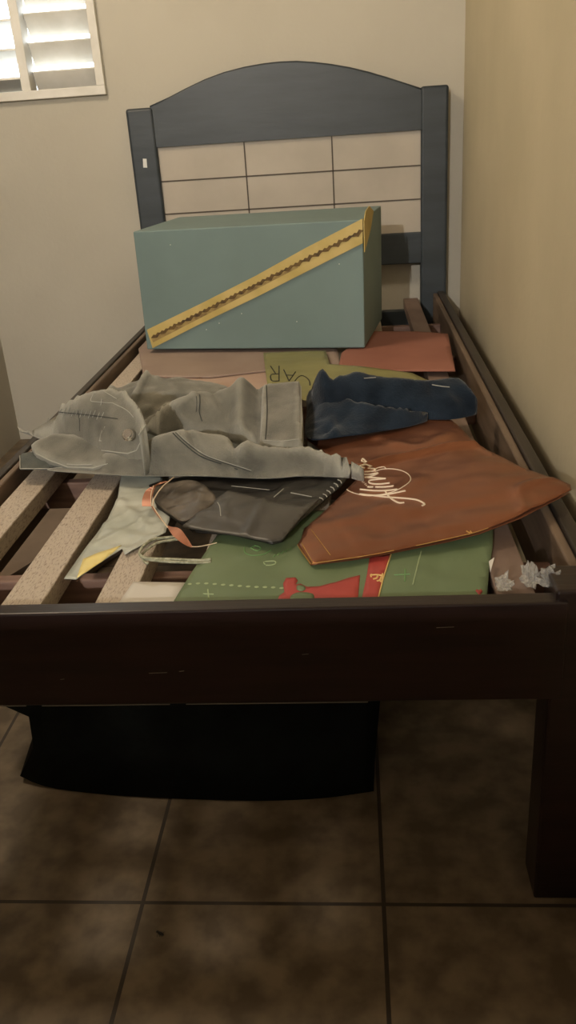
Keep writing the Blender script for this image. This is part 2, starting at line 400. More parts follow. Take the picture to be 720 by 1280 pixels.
slab(bm, [fr(184, 412), fr(250, 380), fr(320, 344.5), fr(380, 311), fr(453.5, 273), fr(453.5, 304), fr(380, 341), fr(320, 371.5), fr(250, 405), fr(191, 435)], -uy, .002)
st = under(finish('yellow_strip', bm, M['yellow']), bx)
# the strip turns the corner and stands up past the top edge
bm = bmesh.new(); c0 = wid+.0045
slab(bm, [bl(c0, .292, -.003), bl(c0, .312, .03), bl(c0, .318, .09), bl(c0, .300, .16), bl(c0, .262, .10), bl(c0, .225, -.003)], ux, .002)
under(finish('yellow_strip_end', bm, M['yellow']), bx)
bm = bmesh.new(); A = fr(190, 422, -.0045); B = fr(453, 289, -.0045); n = 23; ax = (B-A).normalized(); ay = Vector((0, 0, 1)); ay = (ay-ax*ay.dot(ax)).normalized()
for i in range(n):
    p = A.lerp(B, (i+.5)/n); w = (B-A).length/n*.62; h = .015
    j = random.uniform(-.0015, .0015)
    slab(bm, [p-ax*w, p-ax*w*.3-ay*(h*.30), p-ay*(h*.42+j), p+ax*w*.5-ay*.002, p+ax*w*1.05+ay*.0005, p+ax*(w*.45)+ay*(h*.40+j), p+ay*.002, p-ax*(w*.35)+ay*(h*.34)], -uy, .0008)
merge(st, finish('g', bm, M['tooth']))
bm = bmesh.new(); A = fr(190, 425, -.0042); B = fr(372, 333, -.0042)
slab(bm, [A-ay*.0065, B-ay*.003, B+ay*.002, A+ay*.004], -uy, .0002)
merge(st, finish('g', bm, mat('brown_smear', lin(.20, .13, .05), lin(.42, .31, .11), scale=50)))
bm = bmesh.new()
for px, py in ((274, 404), (258, 412), (213, 306), (371, 402), (302, 392), (424, 330)):
    bmesh.ops.create_icosphere(bm, subdivisions=1, radius=.0012, matrix=Matrix.Translation(fr(px, py, -.0005)))
merge(bbody, finish('g', bm, M['white']))

# ------------------------------------------------------------------ boards and films by the box
def sheet_thing(name, label, cat, outline, m, step=.012, thick=.0015, **kw):
    s = Sheet(outline, **kw); o = s.build(name, m, None, step, thick); tag(o, label, cat); return s, o
sheet_thing('cardboard_sheet', 'pale pink cardboard lying lowest across the slats, below the teal box', 'cardboard',
            [(178, 468, .443), (200, 505, .443), (345, 505, .443), (350, 456, .443), (260, 455, .443), (180, 452, .443)], M['board2'], wrinkle=.0006, wscale=8)
sheet_thing('cardboard_sheet', 'dull pinkish cardboard under the left half of the teal box', 'cardboard',
            [(173, 436, .4475), (179, 470, .4475), (262, 471, .4475), (326, 464, .4475), (425, 455, .4475), (415, 395, .4475), (205, 402, .4475)], M['board'], thick=.003)
sheet_thing('card_sheet', 'brick red card sticking out at the right of the teal box', 'card',
            [(427, 441, .454), (421, 467, .4535), (500, 463, .4535), (569, 463, .456), (560, 417, .455), (520, 414, .4535), (462, 414, .4535)], M['redcard'], thick=.003, wrinkle=.0005, wscale=10)
ob, oo = sheet_thing('plastic_bag', 'olive yellow bag with dark capital letters peeking out behind the jacket', 'bag',
            [(329, 441, .457), (334, 480, .4585), (380, 500, .459), (470, 505, .459), (545, 480, .459), (515, 466, .459), (455, 458, .459), (412, 455, .459), (407, 438, .457), (365, 439, .457)], M['olive'], thick=.0012, wrinkle=.0012, wscale=30)
bm = bmesh.new(); Z = lambda x, y: (320+x/7.2, 440+y/7.2)
for pl in ([(207, 128), (207, 262)], [(207, 262), (150, 262), (132, 235), (140, 205), (207, 200)], [(180, 200), (132, 128)],
           [(250, 160), (298, 262)], [(355, 180), (298, 262)], [(268, 210), (338, 212)],
           [(350, 262), (375, 232), (410, 215), (450, 228), (480, 260), (486, 300)]):
    ob.line(bm, [Z(*p) for p in pl], .0013, seg=4)
merge(oo, finish('printed_letters', bm, M['ink']))

# ------------------------------------------------------------------ bags lying on the slats
# green gift bag
gb = thing('gift_bag', 'green Christmas gift bag lying flat behind the foot rail', 'bag', loc=tuple(at(420, 720, .441)))
gs = Sheet([(214, 756, .4425), (238, 718, .4435), (272, 668, .444), (330, 640, .444), (480, 636, .444), (617, 650, .445), (616, 680, .446), (611, 715, .4435), (608, 754, .4425)],
           ridges=[([(548, 690), (545, 760)], -.002, .006), ([(380, 700), (430, 760)], .0015, .02), ([(270, 720), (330, 680)], .0015, .02)], wrinkle=.0016, wscale=14, puff=.0035, pr=.02)
gfront = under(gs.build('bag_front', M['green'], None, .009, bottom=.4405), gb)
Sheet.decal_ = lambda S, name, m, outline, **kw: S.decal(outline, name, m, None, **kw)
z3 = lambda x, y: (280+x/3.6, 660+y/3.6)
z4 = lambda x, y: (440+x/3.6, 660+y/3.6)
merge(gfront, gs.decal_('red_print', M['red'], [z3(*p) for p in ((235, 340), (250, 305), (272, 290), (266, 252), (280, 226), (322, 224), (332, 238), (322, 256), (345, 252), (372, 266), (430, 264), (500, 246), (560, 226), (612, 214), (600, 350))], step=.006))
merge(gfront, gs.decal_('red_ribbon_print', M['red'], [z4(*p) for p in ((38, 348), (68, 208), (80, 130), (176, 118), (140, 225), (112, 348))], step=.006))
merge(gfront, gs.decal_('green_spot_print', M['green'], [z3(*p) for p in ((300, 310), (340, 292), (400, 300), (395, 335), (310, 340))], lift=.0012, step=.006, curved=True))
merge(gfront, gs.decal_('green_spot_print', M['green'], [z3(*p) for p in ((330, 262), (356, 262), (368, 276), (350, 288), (328, 280))], lift=.0012, step=.004, curved=True))
bm = bmesh.new()
for i in range(12):
    x = 237+i*(352-237)/11; y = 728+i*6.5/11
    p = at(x, y, .447); bmesh.ops.create_uvsphere(bm, u_segments=8, v_segments=4, radius=.0026, matrix=Matrix.Translation((p.x, p.y, gs.z(p.x, p.y)+.0004)) @ Matrix.Diagonal((1.15, 1, .15, 1)))
merge(gfront, finish('dotted_print', bm, M['mint']))
bm = bmesh.new()
for a, b in (((260, 737), (261, 748)), ((254, 742.5), (267, 743))): gs.line(bm, [a, b], .001, n=3)
z3b = z3
gs.line(bm, [z3(*p) for p in ((185, 165), (180, 155), (200, 150), (228, 150), (232, 160), (212, 168), (188, 168))], .0008)
gs.line(bm, [z4(312, 105), z4(274, 255)], .0009)
merge(gfront, finish('pale_print', bm, M['mint']))
bm = bmesh.new()
gs.line(bm, [z3(*p) for p in ((92, 88), (96, 112), (130, 124), (180, 118), (212, 100))], .0008); gs.line(bm, [z3(*p) for p in ((120, 90), (150, 104), (165, 90), (140, 80), (122, 92))], .0008)
for k in range(5): gs.line(bm, [z3(222+k*18, 132-k*8), z3(232+k*18, 120-k*8)], .0007, n=2)
gs.line(bm, [z4(190, 212), z4(262, 208)], .0009); gs.line(bm, [z4(240, 185), z4(238, 240)], .0009)
merge(gfront, finish('faint_print', bm, M['faint']))
bm = bmesh.new()
for pl in (((82, 215), (108, 212), (136, 216)), ((96, 232), (112, 226), (118, 212)), ((112, 240), (126, 236), (132, 222)), ((128, 244), (138, 236), (138, 208)), ((88, 210), (86, 222))):
    gs.line(bm, [z4(*p) for p in pl], .0012, lift=.001)
gs.line(bm, [z4(176, 120), z4(142, 226), z4(112, 345)], .0009, lift=.001)
merge(gfront, finish('gold_print', bm, M['goldink']))
merge(gfront, gs.decal_('red_heart_print', M['red'], [z4(*p) for p in ((556, 284), (562, 276), (570, 282), (580, 276), (588, 286), (574, 304))], step=.003))
q = lambda x, y, z: at(170+x/5.54, 580+y/5.54, z)
for pl, r in ((((300, 500, .447), (240, 507, .449), (120, 522, .452), (60, 560, .454), (25, 610, .452), (42, 640, .449), (100, 655, .447), (250, 660, .446), (440, 668, .446), (520, 660, .447)), .0021),
              (((300, 520, .447), (240, 528, .448), (150, 545, .449), (80, 590, .448), (38, 632, .447), (46, 652, .445), (110, 666, .445), (250, 678, .4455), (440, 684, .446), (520, 680, .446)), .0019),
              (((46, 655, .4448), (55, 672, .4435), (85, 692, .4435)), .0018)):
    bm = bmesh.new(); tube(bm, smoothline([q(*p) for p in pl], 6), r, 7); under(finish('cord_handle', bm, M['rope'], smooth=True), gb)

# white paper under it
sheet_thing('paper_sheet', 'blank white paper corner poking out left of the green gift bag', 'paper',
            [(146, 757, .4412), (149, 752, .4412), (167, 727, .4415), (232, 728, .4415), (225, 756, .4412)], M['paper'], thick=.0006)

# grey-white film bag with yellow print
fs, fo = sheet_thing('plastic_bag', 'greyish white plastic bag with a pale yellow corner lying between the left slats', 'bag',
            [(80, 723, .442), (105, 687, .443), (120, 668, .443), (135, 648, .443), (147, 622, .445), (152, 592, .448), (200, 588, .450), (215, 640, .450), (207, 665, .448), (156, 692, .446), (152, 684, .446), (118, 708, .443), (95, 724, .442)], M['plastic'], step=.006, thick=.001,
            wrinkle=.0022, wscale=22, wdir=(.6, 1.3), ridges=[([(150, 625), (185, 660)], .003, .006), ([(120, 680), (170, 655), (190, 640)], .004, .007), ([(140, 690), (200, 660)], -.002, .006), ([(130, 655), (160, 640)], .003, .006)])
merge(fo, fs.decal([(104, 699), (130, 689), (152, 682), (128, 702), (96, 723)], 'yellow_print', M['paleyellow'], None, step=.006))

# copper bag
cb = thing('gift_bag', 'copper coloured paper bag with cream script lettering lying over the right rail', 'bag', loc=tuple(at(540, 610, .4615)))
cs = Sheet([(372, 680, .456), (390, 705, .456), (440, 698, .456), (480, 691, .457), (560, 674, .462), (600, 664, .466), (650, 644, .473), (714, 612, .482), (713, 606, .482), (650, 583, .478), (600, 559, .470), (571, 530, .471), (546, 511, .473), (500, 523, .466), (440, 534, .460), (380, 547, .457), (406, 566, .457), (455, 590, .457), (420, 625, .456), (388, 656, .456)],
           ridges=[([(430, 580), (480, 574), (540, 566), (600, 558)], .009, .009), ([(600, 562), (640, 582), (690, 603)], .002, .008), ([(660, 650), (650, 620), (700, 610)], .004, .008), ([(470, 545), (520, 560), (560, 545)], .003, .012),
                   ([(480, 660), (560, 640), (640, 630)], -.003, .02), ([(390, 650), (460, 640), (520, 600)], .003, .02), ([(410, 640), (450, 690)], -.001, .004), ([(520, 640), (548, 665)], -.001, .004)], wrinkle=.0022, wscale=10, wdir=(1, 1.6), puff=.004, pr=.03)
cfront = under(cs.build('bag_front', M['copper'], None, .006, thick=.001), cb)
cs2 = Sheet([(374, 683, .4515), (388, 706, .4515), (440, 700, .4515), (480, 693, .4525), (560, 677, .4565), (600, 667, .462), (650, 648, .468), (712, 616, .475), (640, 600, .468), (560, 600, .463), (450, 620, .4525), (380, 660, .4515)], wrinkle=.001, wscale=10)
under(cs2.build('bag_back', M['copper'], None, .012, thick=.001), cb)
bm = bmesh.new()
for k, (z_, dx) in enumerate(((.4525, 0), (.4540, .8))):
    tube(bm, [at(372+dx, 681, z_), at(378+dx, 691, z_), at(388+dx, 704.5, z_)], .0008, 5)
cs.line(bm, [(374, 674), (391, 703)], .0007); cs.line(bm, [(390, 704.5), (440, 697.5), (481, 690.5), (560, 673.5), (602, 663), (652, 643)], .0005)
cs.line(bm, [(389, 662), (413, 694)], .0005)
cs.line(bm, [(583, 664), (590, 667.5), (588, 664)], .0009)
merge(cfront, finish('gold_edges', bm, M['gold']))
zl = lambda x, y: (420+x/5.54, 560+y/5.54)
bm = bmesh.new(); S1, S2 = .0015, .0008
for r, pl in ((S2, ((170, 172), (90, 200), (52, 245), (75, 288), (130, 315), (220, 332), (300, 326), (400, 302), (470, 266), (515, 226), (506, 188), (460, 160), (390, 146), (320, 148), (272, 162), (285, 140), (330, 132), (345, 142))),
              (S1, ((168, 288), (240, 296), (330, 298), (425, 288))), (S1, ((165, 320), (260, 330), (360, 322), (480, 298))),
              (S1, ((250, 330), (350, 342), (470, 350), (560, 362), (612, 388), (596, 402))), (S1, ((342, 300), (375, 345), (430, 380), (472, 380))),
              (S1, ((272, 272), (340, 272), (400, 264))), (S1, ((222, 272), (258, 272))),
              (S1, ((345, 214), (280, 220), (232, 228), (238, 246), (300, 252), (372, 244))), (S1, ((200, 206), (270, 208), (345, 214))), (S1, ((292, 174), (230, 186), (184, 186))), (S1, ((292, 176), (250, 196), (200, 206))),
              (S1, ((160, 128), (150, 148), (190, 166), (256, 162), (272, 148), (220, 142))), (S1, ((240, 130), (205, 116), (165, 128), (200, 140))),
              (S1, ((212, 98), (186, 76), (180, 92), (206, 102))), (S2, ((190, 110), (230, 120), (250, 128)))):
    cs.line(bm, [zl(*p) for p in pl], r, seg=6)
for k in range(8):
    x, y = 152+k*9, 206+k*9
    cs.line(bm, [zl(x, y), zl(x+10+(k % 2)*3, y-4)], .0005, n=2)
    if k % 2: cs.line(bm, [zl(x+4, y+4), zl(x+8, y-6)], .0005, n=2)
merge(cfront, finish('script_logo', bm, M['cream']))

# black bag with copper ribbon
kb = thing('shopping_bag', 'creased black paper bag with a copper ribbon handle, below the grey jacket', 'bag', loc=tuple(at(320, 635, .4480)))
ks = Sheet([(186, 606, .452), (205, 600, .456), (250, 592, .456), (420, 586, .457), (441, 590, .458), (423, 610, .461), (398, 631, .461), (373, 653, .458), (352, 676, .456), (340, 679, .455), (290, 668, .454), (240, 664, .453), (222, 652, .452), (196, 634, .450)],
           wrinkle=.003, wscale=18, wdir=(1, 1.4), puff=.004, pr=.02, ridges=[([(210, 620), (225, 640), (245, 655)], .004, .008), ([(240, 605), (300, 612), (340, 612)], -.004, .01)])
kback = under(ks.build('bag_back', M['blackfilm'], None, .007, thick=.002), kb)
kf = Sheet([(227, 658, .4600), (250, 638, .4660), (285, 613, .4700), (310, 618, .4710), (345, 628, .4720), (377, 632, .4720), (398, 624, .4740), (377, 645, .4700), (353, 674, .4640), (339, 677, .4640), (290, 668, .4630)],
           wrinkle=.0025, wscale=16, puff=.004, ridges=[([(305, 665), (325, 640), (330, 622)], .003, .005), ([(255, 640), (300, 655)], -.002, .006), ([(280, 625), (282, 645)], .002, .003)])
under(kf.build('bag_front', M['greyfilm'], None, .006, thick=.002), kb)
kr = Sheet([(190, 612, .4560), (208, 605, .4620), (240, 600, .4680), (262, 612, .4690), (268, 628, .4680), (232, 650, .4620), (212, 642, .4600), (196, 628, .4570)], curved=True, wrinkle=.005, wscale=26, puff=.004)
under(kr.build('bag_side', M['brownfilm'], None, .005, thick=.0015), kb)
bm = bmesh.new(); ke = lambda x, y: (280+x/4, 580+y/4)
kf.line(bm, [ke(*p) for p in ((372, 282), (400, 262), (428, 236), (440, 214), (462, 196), (470, 182))], .0009, zref=.4780)
for k in range(6):
    x, y = 478+k*18, 182-k*18
    ks.line(bm, [ke(x, y-12), ke(x+14, y-6), ke(x+20, y+6)], .0008, zref=.48, lift=.001)
ks.line(bm, [ke(335, 150), ke(440, 170)], .0007, lift=.0035); ks.line(bm, [ke(300, 130), ke(252, 172)], .0006, lift=.0035)
ks.line(bm, [ke(40, 116), ke(230, 136)], .0005, lift=.0035)
kf.line(bm, [(272, 628), (275, 634), (276, 645)], .0007, zref=.4800)
merge(kback, finish('stitched_edge', bm, M['thread']))
def strip(name, m, a, b, parent, th=.0006):
    bm = bmesh.new(); A = smoothline(a, 5); B = smoothline(b, 5); n = len(A)
    v = [[bm.verts.new(p) for p in A], [bm.verts.new(p) for p in B], [bm.verts.new(p-Vector((0, 0, th))) for p in A], [bm.verts.new(p-Vector((0, 0, th))) for p in B]]
    for i in range(n-1):
        bm.faces.new((v[0][i], v[0][i+1], v[1][i+1], v[1][i])); bm.faces.new((v[2][i], v[3][i], v[3][i+1], v[2][i+1]))
        bm.faces.new((v[0][i], v[2][i], v[2][i+1], v[0][i+1])); bm.faces.new((v[1][i], v[1][i+1], v[3][i+1], v[3][i]))
    bm.faces.new((v[0][0], v[1][0], v[3][0], v[2][0])); bm.faces.new((v[0][-1], v[2][-1], v[3][-1], v[1][-1]))
    return under(finish(name, bm, m, smooth=False), parent)
zq = [.478, .479, .478, .474, .470, .467, .470, .472]
rib1 = strip('ribbon_handle', M['orange'], [q(212, 118, .480), q(165, 128, .481), (q(122, 150, .480)), q(70, 182, .475), q(44, 240, .470), q(42, 290, .464)],
      [q(222, 122, .480), q(180, 134, .480), q(140, 150, .478), q(122, 190, .474), q(112, 240, .470), q(106, 292, .464)], kb)
rib2 = strip('ribbon_handle', M['orange'], [q(104, 292, .464), q(160, 372, .466), q(225, 428, .470), q(300, 446, .472), q(350, 505, .466), q(392, 572, .458)],
      [q(118, 290, .464), q(172, 366, .466), q(216, 432, .470), q(252, 490, .468), q(322, 548, .462), q(384, 576, .457)], kb)
bm = bmesh.new()
tube(bm, smoothline([q(118, 292, .466), q(122, 250, .471), q(150, 200, .476), (q(190, 150, .480)), q(232, 116, .482), q(262, 90, .480)], 6), .0009, 5)
merge(rib1, finish('e', bm, M['ribbon_edge'])); bm = bmesh.new()
tube(bm, smoothline([q(118, 292, .466), q(165, 365, .468), q(220, 440, .470)], 6), .0009, 5)
merge(rib2, finish('e', bm, M['ribbon_edge'])); bm = bmesh.new()
tube(bm, smoothline([q(122, 150, .482), q(104, 210, .474), q(106, 290, .466)], 6), .0007, 5)
merge(rib1, finish('e', bm, M['ribbon_edge'])); bm = bmesh.new()
tube(bm, smoothline([q(386, 572, .458), q(430, 572, .456), q(500, 560, .455), q(560, 545, .456)], 6), .0007, 5)
merge(rib2, finish('e', bm, M['ribbon_edge']))

# ------------------------------------------------------------------ grey denim jacket
jk = thing('denim_jacket', 'faded grey denim jacket with a metal button lying crumpled across the slats', 'jacket', loc=tuple(at(230, 560, .44)))
def jpart(name, S, m='denim', step=.0048, bottom=.466): return under(S.build(name, M[m], None, step, bottom=bottom), jk)
jback = Sheet([(120, 500, 0.5000), (150, 480, 0.5270), (180, 471, 0.5360), (215, 468, 0.5360), (255, 472, 0.5270), (300, 485, 0.5090), (335, 500, 0.4820), (320, 525, 0.4640), (230, 545, 0.4640), (150, 545, 0.4640)], curved=True,
   ridges=[([(140, 500), (170, 480), (230, 474)], 0.0102, 0.0072), ([(170, 505), (200, 488), (250, 480)], 0.0136, 0.0072), ([(178, 512), (215, 503), (260, 500)], -0.0102, 0.0063), ([(150, 490), (200, 495)], 0.0068, 0.0054)], wrinkle=.005, wscale=30, wdir=(.7, 1.6), edge=.02, er=.015, seed=1)
o_jback = jpart('jacket_back', jback)
jslv = Sheet([(181, 520, 0.5000), (195, 504, 0.5285), (222, 492, 0.5437), (250, 486, 0.5437), (290, 482, 0.5437), (325, 480, 0.5380), (376, 476, 0.5285), (378, 512, 0.5152), (378, 550, 0.4905), (350, 553, 0.4905), (320, 551, 0.4848), (285, 540, 0.4848), (240, 535, 0.4905), (200, 533, 0.4905)],
   ridges=[([(185, 520), (225, 516), (262, 526)], 0.0102, 0.0054), ([(190, 528), (230, 524), (268, 531)], 0.0085, 0.0036), ([(190, 511), (230, 507), (250, 512)], 0.0051, 0.0054), ([(318, 482), (304, 500), (292, 540)], 0.0187, 0.0144), ([(323, 495), (322, 550)], -0.0085, 0.0072), ([(215, 498), (250, 500), (285, 512)], -0.0068, 0.0090)],
   wrinkle=.0025, wscale=22, edge=.018, er=.010, puff=.004, seed=2)
o_jslv = jpart('sleeve', jslv)
jcuff = Sheet([(327, 479.5, 0.5437), (376, 475.5, 0.5380), (377.5, 512, 0.5247), (377.5, 551, 0.5000), (350, 554, 0.5000), (324, 551.5, 0.4962), (325.5, 515, 0.5190)], edge=.012, er=.004, puff=.002, wrinkle=.0008, seed=4)
o_jcuff = jpart('cuff', jcuff, step=.005, bottom=.488)
jfront = Sheet([(60, 592, 0.4599), (100, 570, 0.4774), (160, 558, 0.5044), (185, 545, 0.5220), (215, 536, 0.5288), (250, 537, 0.5247), (285, 541, 0.5220), (292, 552, 0.5112), (300, 560, 0.5058), (312, 551, 0.5152), (330, 552, 0.5152), (380, 556, 0.5071), (420, 562, 0.5071), (448, 572, 0.5031), (454, 582, 0.4896), (435, 590, 0.4761), (380, 596, 0.4653), (330, 600, 0.4640), (250, 599, 0.4613), (180, 600, 0.4599), (120, 598, 0.4586)],
   curved=True, ridges=[([(190, 590), (240, 584), (285, 578), (310, 565)], 0.0119, 0.0090), ([(302, 566), (296, 556)], -0.0170, 0.0054), ([(318, 556), (350, 562), (390, 564)], 0.0102, 0.0072), ([(395, 560), (408, 572), (412, 585)], 0.0036, 0.0045), ([(412, 564), (424, 574), (428, 586)], 0.0061, 0.0036), ([(428, 568), (438, 578)], 0.0051, 0.0036), ([(215, 540), (240, 562), (262, 575)], -0.0051, 0.0036), ([(330, 580), (380, 578)], -0.0068, 0.0090), ([(110, 585), (200, 570), (240, 560)], 0.0051, 0.0180)],
   wrinkle=.0028, wscale=20, edge=.012, er=.012, puff=.003, seed=5)
o_jfront = jpart('jacket_front', jfront)
jlow = Sheet([(24, 566, .474), (44, 562, .476), (80, 556, .482), (165, 552, .500), (167, 562, .495), (142, 574, .482), (110, 582, .472), (84, 582, .470), (60, 588, .465), (26, 590, .462)], ridges=[([(45, 563), (75, 577), (100, 580)], -0.0051, 0.0054), ([(60, 570), (110, 566)], 0.0051, 0.0090)], wrinkle=.0015, wscale=22, edge=.006, er=.006, seed=6, puff=.002)
o_jlow = jpart('inner_hem', jlow, m='denim_dark', step=.005)
jhem = Sheet([(44, 563, .486), (60, 571, .482), (84, 580, .476), (115, 581, .478), (142, 573.5, .486), (166, 563, .497), (168, 553, .506), (130, 545, .507), (70, 540, .502), (38, 552, .492)], wrinkle=.0015, wscale=22, edge=.006, er=.005, seed=7, puff=.003)
o_jhem = jpart('hem_flap', jhem, step=.005)
jflap = Sheet([(21, 527, 0.4820), (28, 543, 0.4636), (73, 548, 0.4889), (121, 553, 0.5050), (158, 557, 0.5119), (169, 553, 0.5188), (175, 541, 0.5349), (172, 533, 0.5510), (181, 520, 0.5625), (175, 503, 0.5786), (162, 489, 0.5855), (142, 482, 0.5855), (118, 485, 0.5809), (104, 490, 0.5740), (84, 500, 0.5579), (60, 516, 0.5280), (42, 527, 0.5004), (24, 531, 0.4843)],
   curved=False, ridges=[([(122, 485), (138, 490), (148, 500)], 0.0119, 0.0054), ([(100, 496), (118, 500), (135, 497)], -0.0102, 0.0054), ([(78, 512), (85, 530), (73, 546)], 0.0068, 0.0045), ([(150, 495), (165, 508), (165, 524)], 0.0085, 0.0072), ([(90, 508), (140, 512)], -0.0068, 0.0045), ([(60, 520), (62, 545)], -0.0051, 0.0045), ([(35, 532), (45, 540)], 0.0051, 0.0045), ([(96, 504), (88, 520)], 0.0051, 0.0036), ([(105, 502), (100, 518)], 0.0051, 0.0036)],
   wrinkle=.0030, wscale=26, edge=.014, er=.008, seed=8, puff=.005)
o_jflap = jpart('pocket_flap', jflap, step=.005, bottom=.470)
jz = lambda x, y: (10+x/3.79, 465+y/3.79)
jtab = Sheet([jz(484, 240)+(.536,), jz(600, 256)+(.536,), jz(621, 270)+(.534,), jz(620, 300)+(.524,), jz(590, 332)+(.510,), jz(520, 330)+(.510,), jz(430, 318)+(.510,), jz(445, 232)+(.536,)], puff=.003, pr=.008, edge=.003, er=.003)
o_jtab = jpart('button_tab', jtab, step=.004, bottom=.505)
def sew(obj_, S, m, lines):
    bm = bmesh.new()
    for pl, r in lines: S.line(bm, pl, r, n=5 if len(pl) > 2 else 3)
    merge(obj_, finish('s', bm, M[m]))
J = lambda *P: [jz(*p) for p in P]
jm = lambda x, y: (160+x/3, 455+y/3)
JM = lambda *P: [jm(*p) for p in P]
def hem(obj_, S, i0, i1, r=.0009):
    # pale worn piping that follows the very edge of a piece, rows i0..i1 of its outline
    w = [Vector((S.B[k % len(S.B)].x, S.B[k % len(S.B)].y, 0)) for k in range(i0*5, i1*5+1)]
    w = [Vector((p.x, p.y, S.z(p.x, p.y)+r*.6)) for p in w]
    bm = bmesh.new(); tube(bm, w, r, 6); merge(obj_, finish('h', bm, M['thread']))
hem(o_jflap, jflap, -1, 8); hem(o_jhem, jhem, 0, 7); hem(o_jlow, jlow, -1, 1); hem(o_jlow, jlow, 7, 9, .0007); hem(o_jcuff, jcuff, 1, 4, .0007); hem(o_jtab, jtab, 0, 6, .0007)
sew(o_jtab, jtab, 'thread', [(J((490, 246), (598, 262), (614, 272), (613, 300), (588, 325), (520, 322)), .0007), (J((490, 246), (478, 318)), .0006), (J((445, 235), (432, 316)), .0005)])
T = [([(jz(245+i*20, 184+i*2.5)[0]+2.5, jz(245+i*20, 184+i*2.5)[1]-3.5-(i % 3)), (jz(245+i*20, 184+i*2.5)[0]-1.2, jz(245+i*20, 184+i*2.5)[1]+3+(i % 2)*2)], .0006) for i in range(11)]
for pl in (((408, 100), (392, 135), (420, 142), (500, 148)), ((262, 205), (250, 250), (240, 305)), ((72, 297), (180, 306), (240, 309), (310, 320), (420, 331), (560, 347)), ((180, 305), (186, 240), (200, 200)), ((445, 128), (440, 158)), ((500, 150), (560, 180), (595, 215)), ((360, 92), (395, 88), (410, 74), (450, 90), (515, 128))):
    T.append((J(*pl), .00065))
sew(o_jflap, jflap, 'thread', T)
sew(o_jflap, jflap, 'seam', [(J((238, 190), (300, 196), (380, 204), (460, 214), (520, 222)), .0007), (J((330, 180), (340, 240), (338, 300)), .0004)])
sew(o_jhem, jhem, 'thread', [(J((120, 378), (180, 415), (280, 437), (400, 438), (500, 413), (585, 375), (594, 352)), .0009)])
sew(o_jlow, jlow, 'thread', [(J((52, 388), (64, 379), (116, 379)), .0008), (J((62, 466), (150, 472), (245, 466), (300, 452)), .0006)])
sew(o_jcuff, jcuff, 'thread', [([(376, 478), (376.5, 512), (376.5, 549)], .0007), ([(329, 550.5), (350, 551.5), (374, 549)], .0006), ([(328, 481), (350, 478.5), (375, 477)], .0005)])
sew(o_jcuff, jcuff, 'seam', [([(333, 482), (334, 515), (332, 549)], .0009)])
sew(o_jfront, jfront, 'seam', [(JM((155, 245), (200, 290), (270, 345), (350, 375), (400, 392), (455, 412)), .0010), (JM((165, 243), (210, 288), (280, 341), (355, 370), (405, 386), (460, 404)), .0006)])
sew(o_jfront, jfront, 'thread', [(JM((172, 243), (215, 286), (285, 338), (358, 366), (408, 382), (463, 400)), .0005)])
sew(o_jslv, jslv, 'seam', [(JM((265, 92), (270, 135), (268, 180), (278, 215)), .0009), (JM((252, 95), (258, 140), (256, 180)), .0005)])
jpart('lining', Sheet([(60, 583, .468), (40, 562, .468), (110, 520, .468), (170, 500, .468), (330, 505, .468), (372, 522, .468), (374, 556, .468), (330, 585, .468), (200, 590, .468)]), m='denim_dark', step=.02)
bc = at(*jz(570, 297), .53)
for _ in range(4): bc = at(*jz(570, 297), max(jtab.z(bc.x, bc.y), jflap.z(bc.x, bc.y)))
bc = bc + (CAM-bc).normalized()*.004
bm = bmesh.new()
for r, h, zz in ((.0105, .0035, .0), (.0075, .0030, .003)):
    bmesh.ops.create_cone(bm, cap_ends=True, segments=24, radius1=r, radius2=r*.82, depth=h, matrix=Matrix.Translation(bc) @ (CAM-bc+Vector((-.3, 0, .5))).to_track_quat('Z', 'Y').to_matrix().to_4x4() @ Matrix.Translation((0, 0, zz+h/2)))
btn = finish('button', bm, M['button'], smooth=False); btn.parent = o_jtab; btn.matrix_parent_inverse = o_jtab.matrix_parent_inverse.inverted() if False else Matrix.Identity(4)

# ------------------------------------------------------------------ navy garment
nv = thing('folded_jeans', 'dark navy denim garment rolled up between the copper bag and the brick red card', 'clothing', loc=tuple(at(480, 510, .4595)))
n1 = Sheet([(383, 505, .49), (384, 486, .508), (400, 480, .52), (440, 495, .52), (500, 505, .51), (535, 508, .50), (510, 526, .485), (470, 536, .480), (430, 543, .478), (384, 547, .476)], curved=True, wrinkle=.005, wscale=20, wdir=(.8, 1.5), edge=.012, er=.012, seed=11, ridges=[([(385, 500), (410, 515), (425, 540)], .006, .008), ([(400, 530), (450, 512)], -.005, .008)])
under(n1.build('lower_fold', M['navy'], None, .006, bottom=.474), nv)
n2 = Sheet([(388, 480, 0.5320), (392, 466, 0.5530), (400, 457, 0.5670), (412, 463, 0.5600), (428, 462, 0.5600), (460, 463, 0.5530), (500, 467, 0.5460), (540, 469, 0.5390), (575, 470, 0.5320), (593, 480, 0.5280), (597, 493, 0.5100), (588, 508, 0.4920), (562, 515, 0.4880), (520, 512, 0.4920), (480, 507, 0.4998), (430, 504, 0.5110), (405, 500, 0.5138), (392, 492, 0.5180)], curved=True,
   wrinkle=.004, wscale=20, wdir=(.7, 1.6), edge=.018, er=.016, seed=12, puff=.006, ridges=[([(398, 460), (402, 480), (412, 500)], .010, .010), ([(412, 470), (418, 490)], -.008, .008), ([(540, 478), (545, 492), (556, 506)], -.008, .006), ([(440, 480), (500, 484), (540, 482)], .005, .010), ([(430, 492), (480, 496)], -.004, .008), ([(560, 480), (590, 488)], .004, .008)])
nroll = under(n2.build('rolled_leg', M['navy'], None, .006, bottom=.474), nv)
bm = bmesh.new(); n2.line(bm, [(455, 473), (470, 472)], .0008, zref=.54); n2.line(bm, [(540, 481), (552, 483), (562, 484)], .0009, zref=.53); n2.line(bm, [(490, 466), (512, 464), (532, 468)], .0009, zref=.535)
merge(nroll, finish('s', bm, M['thread']))

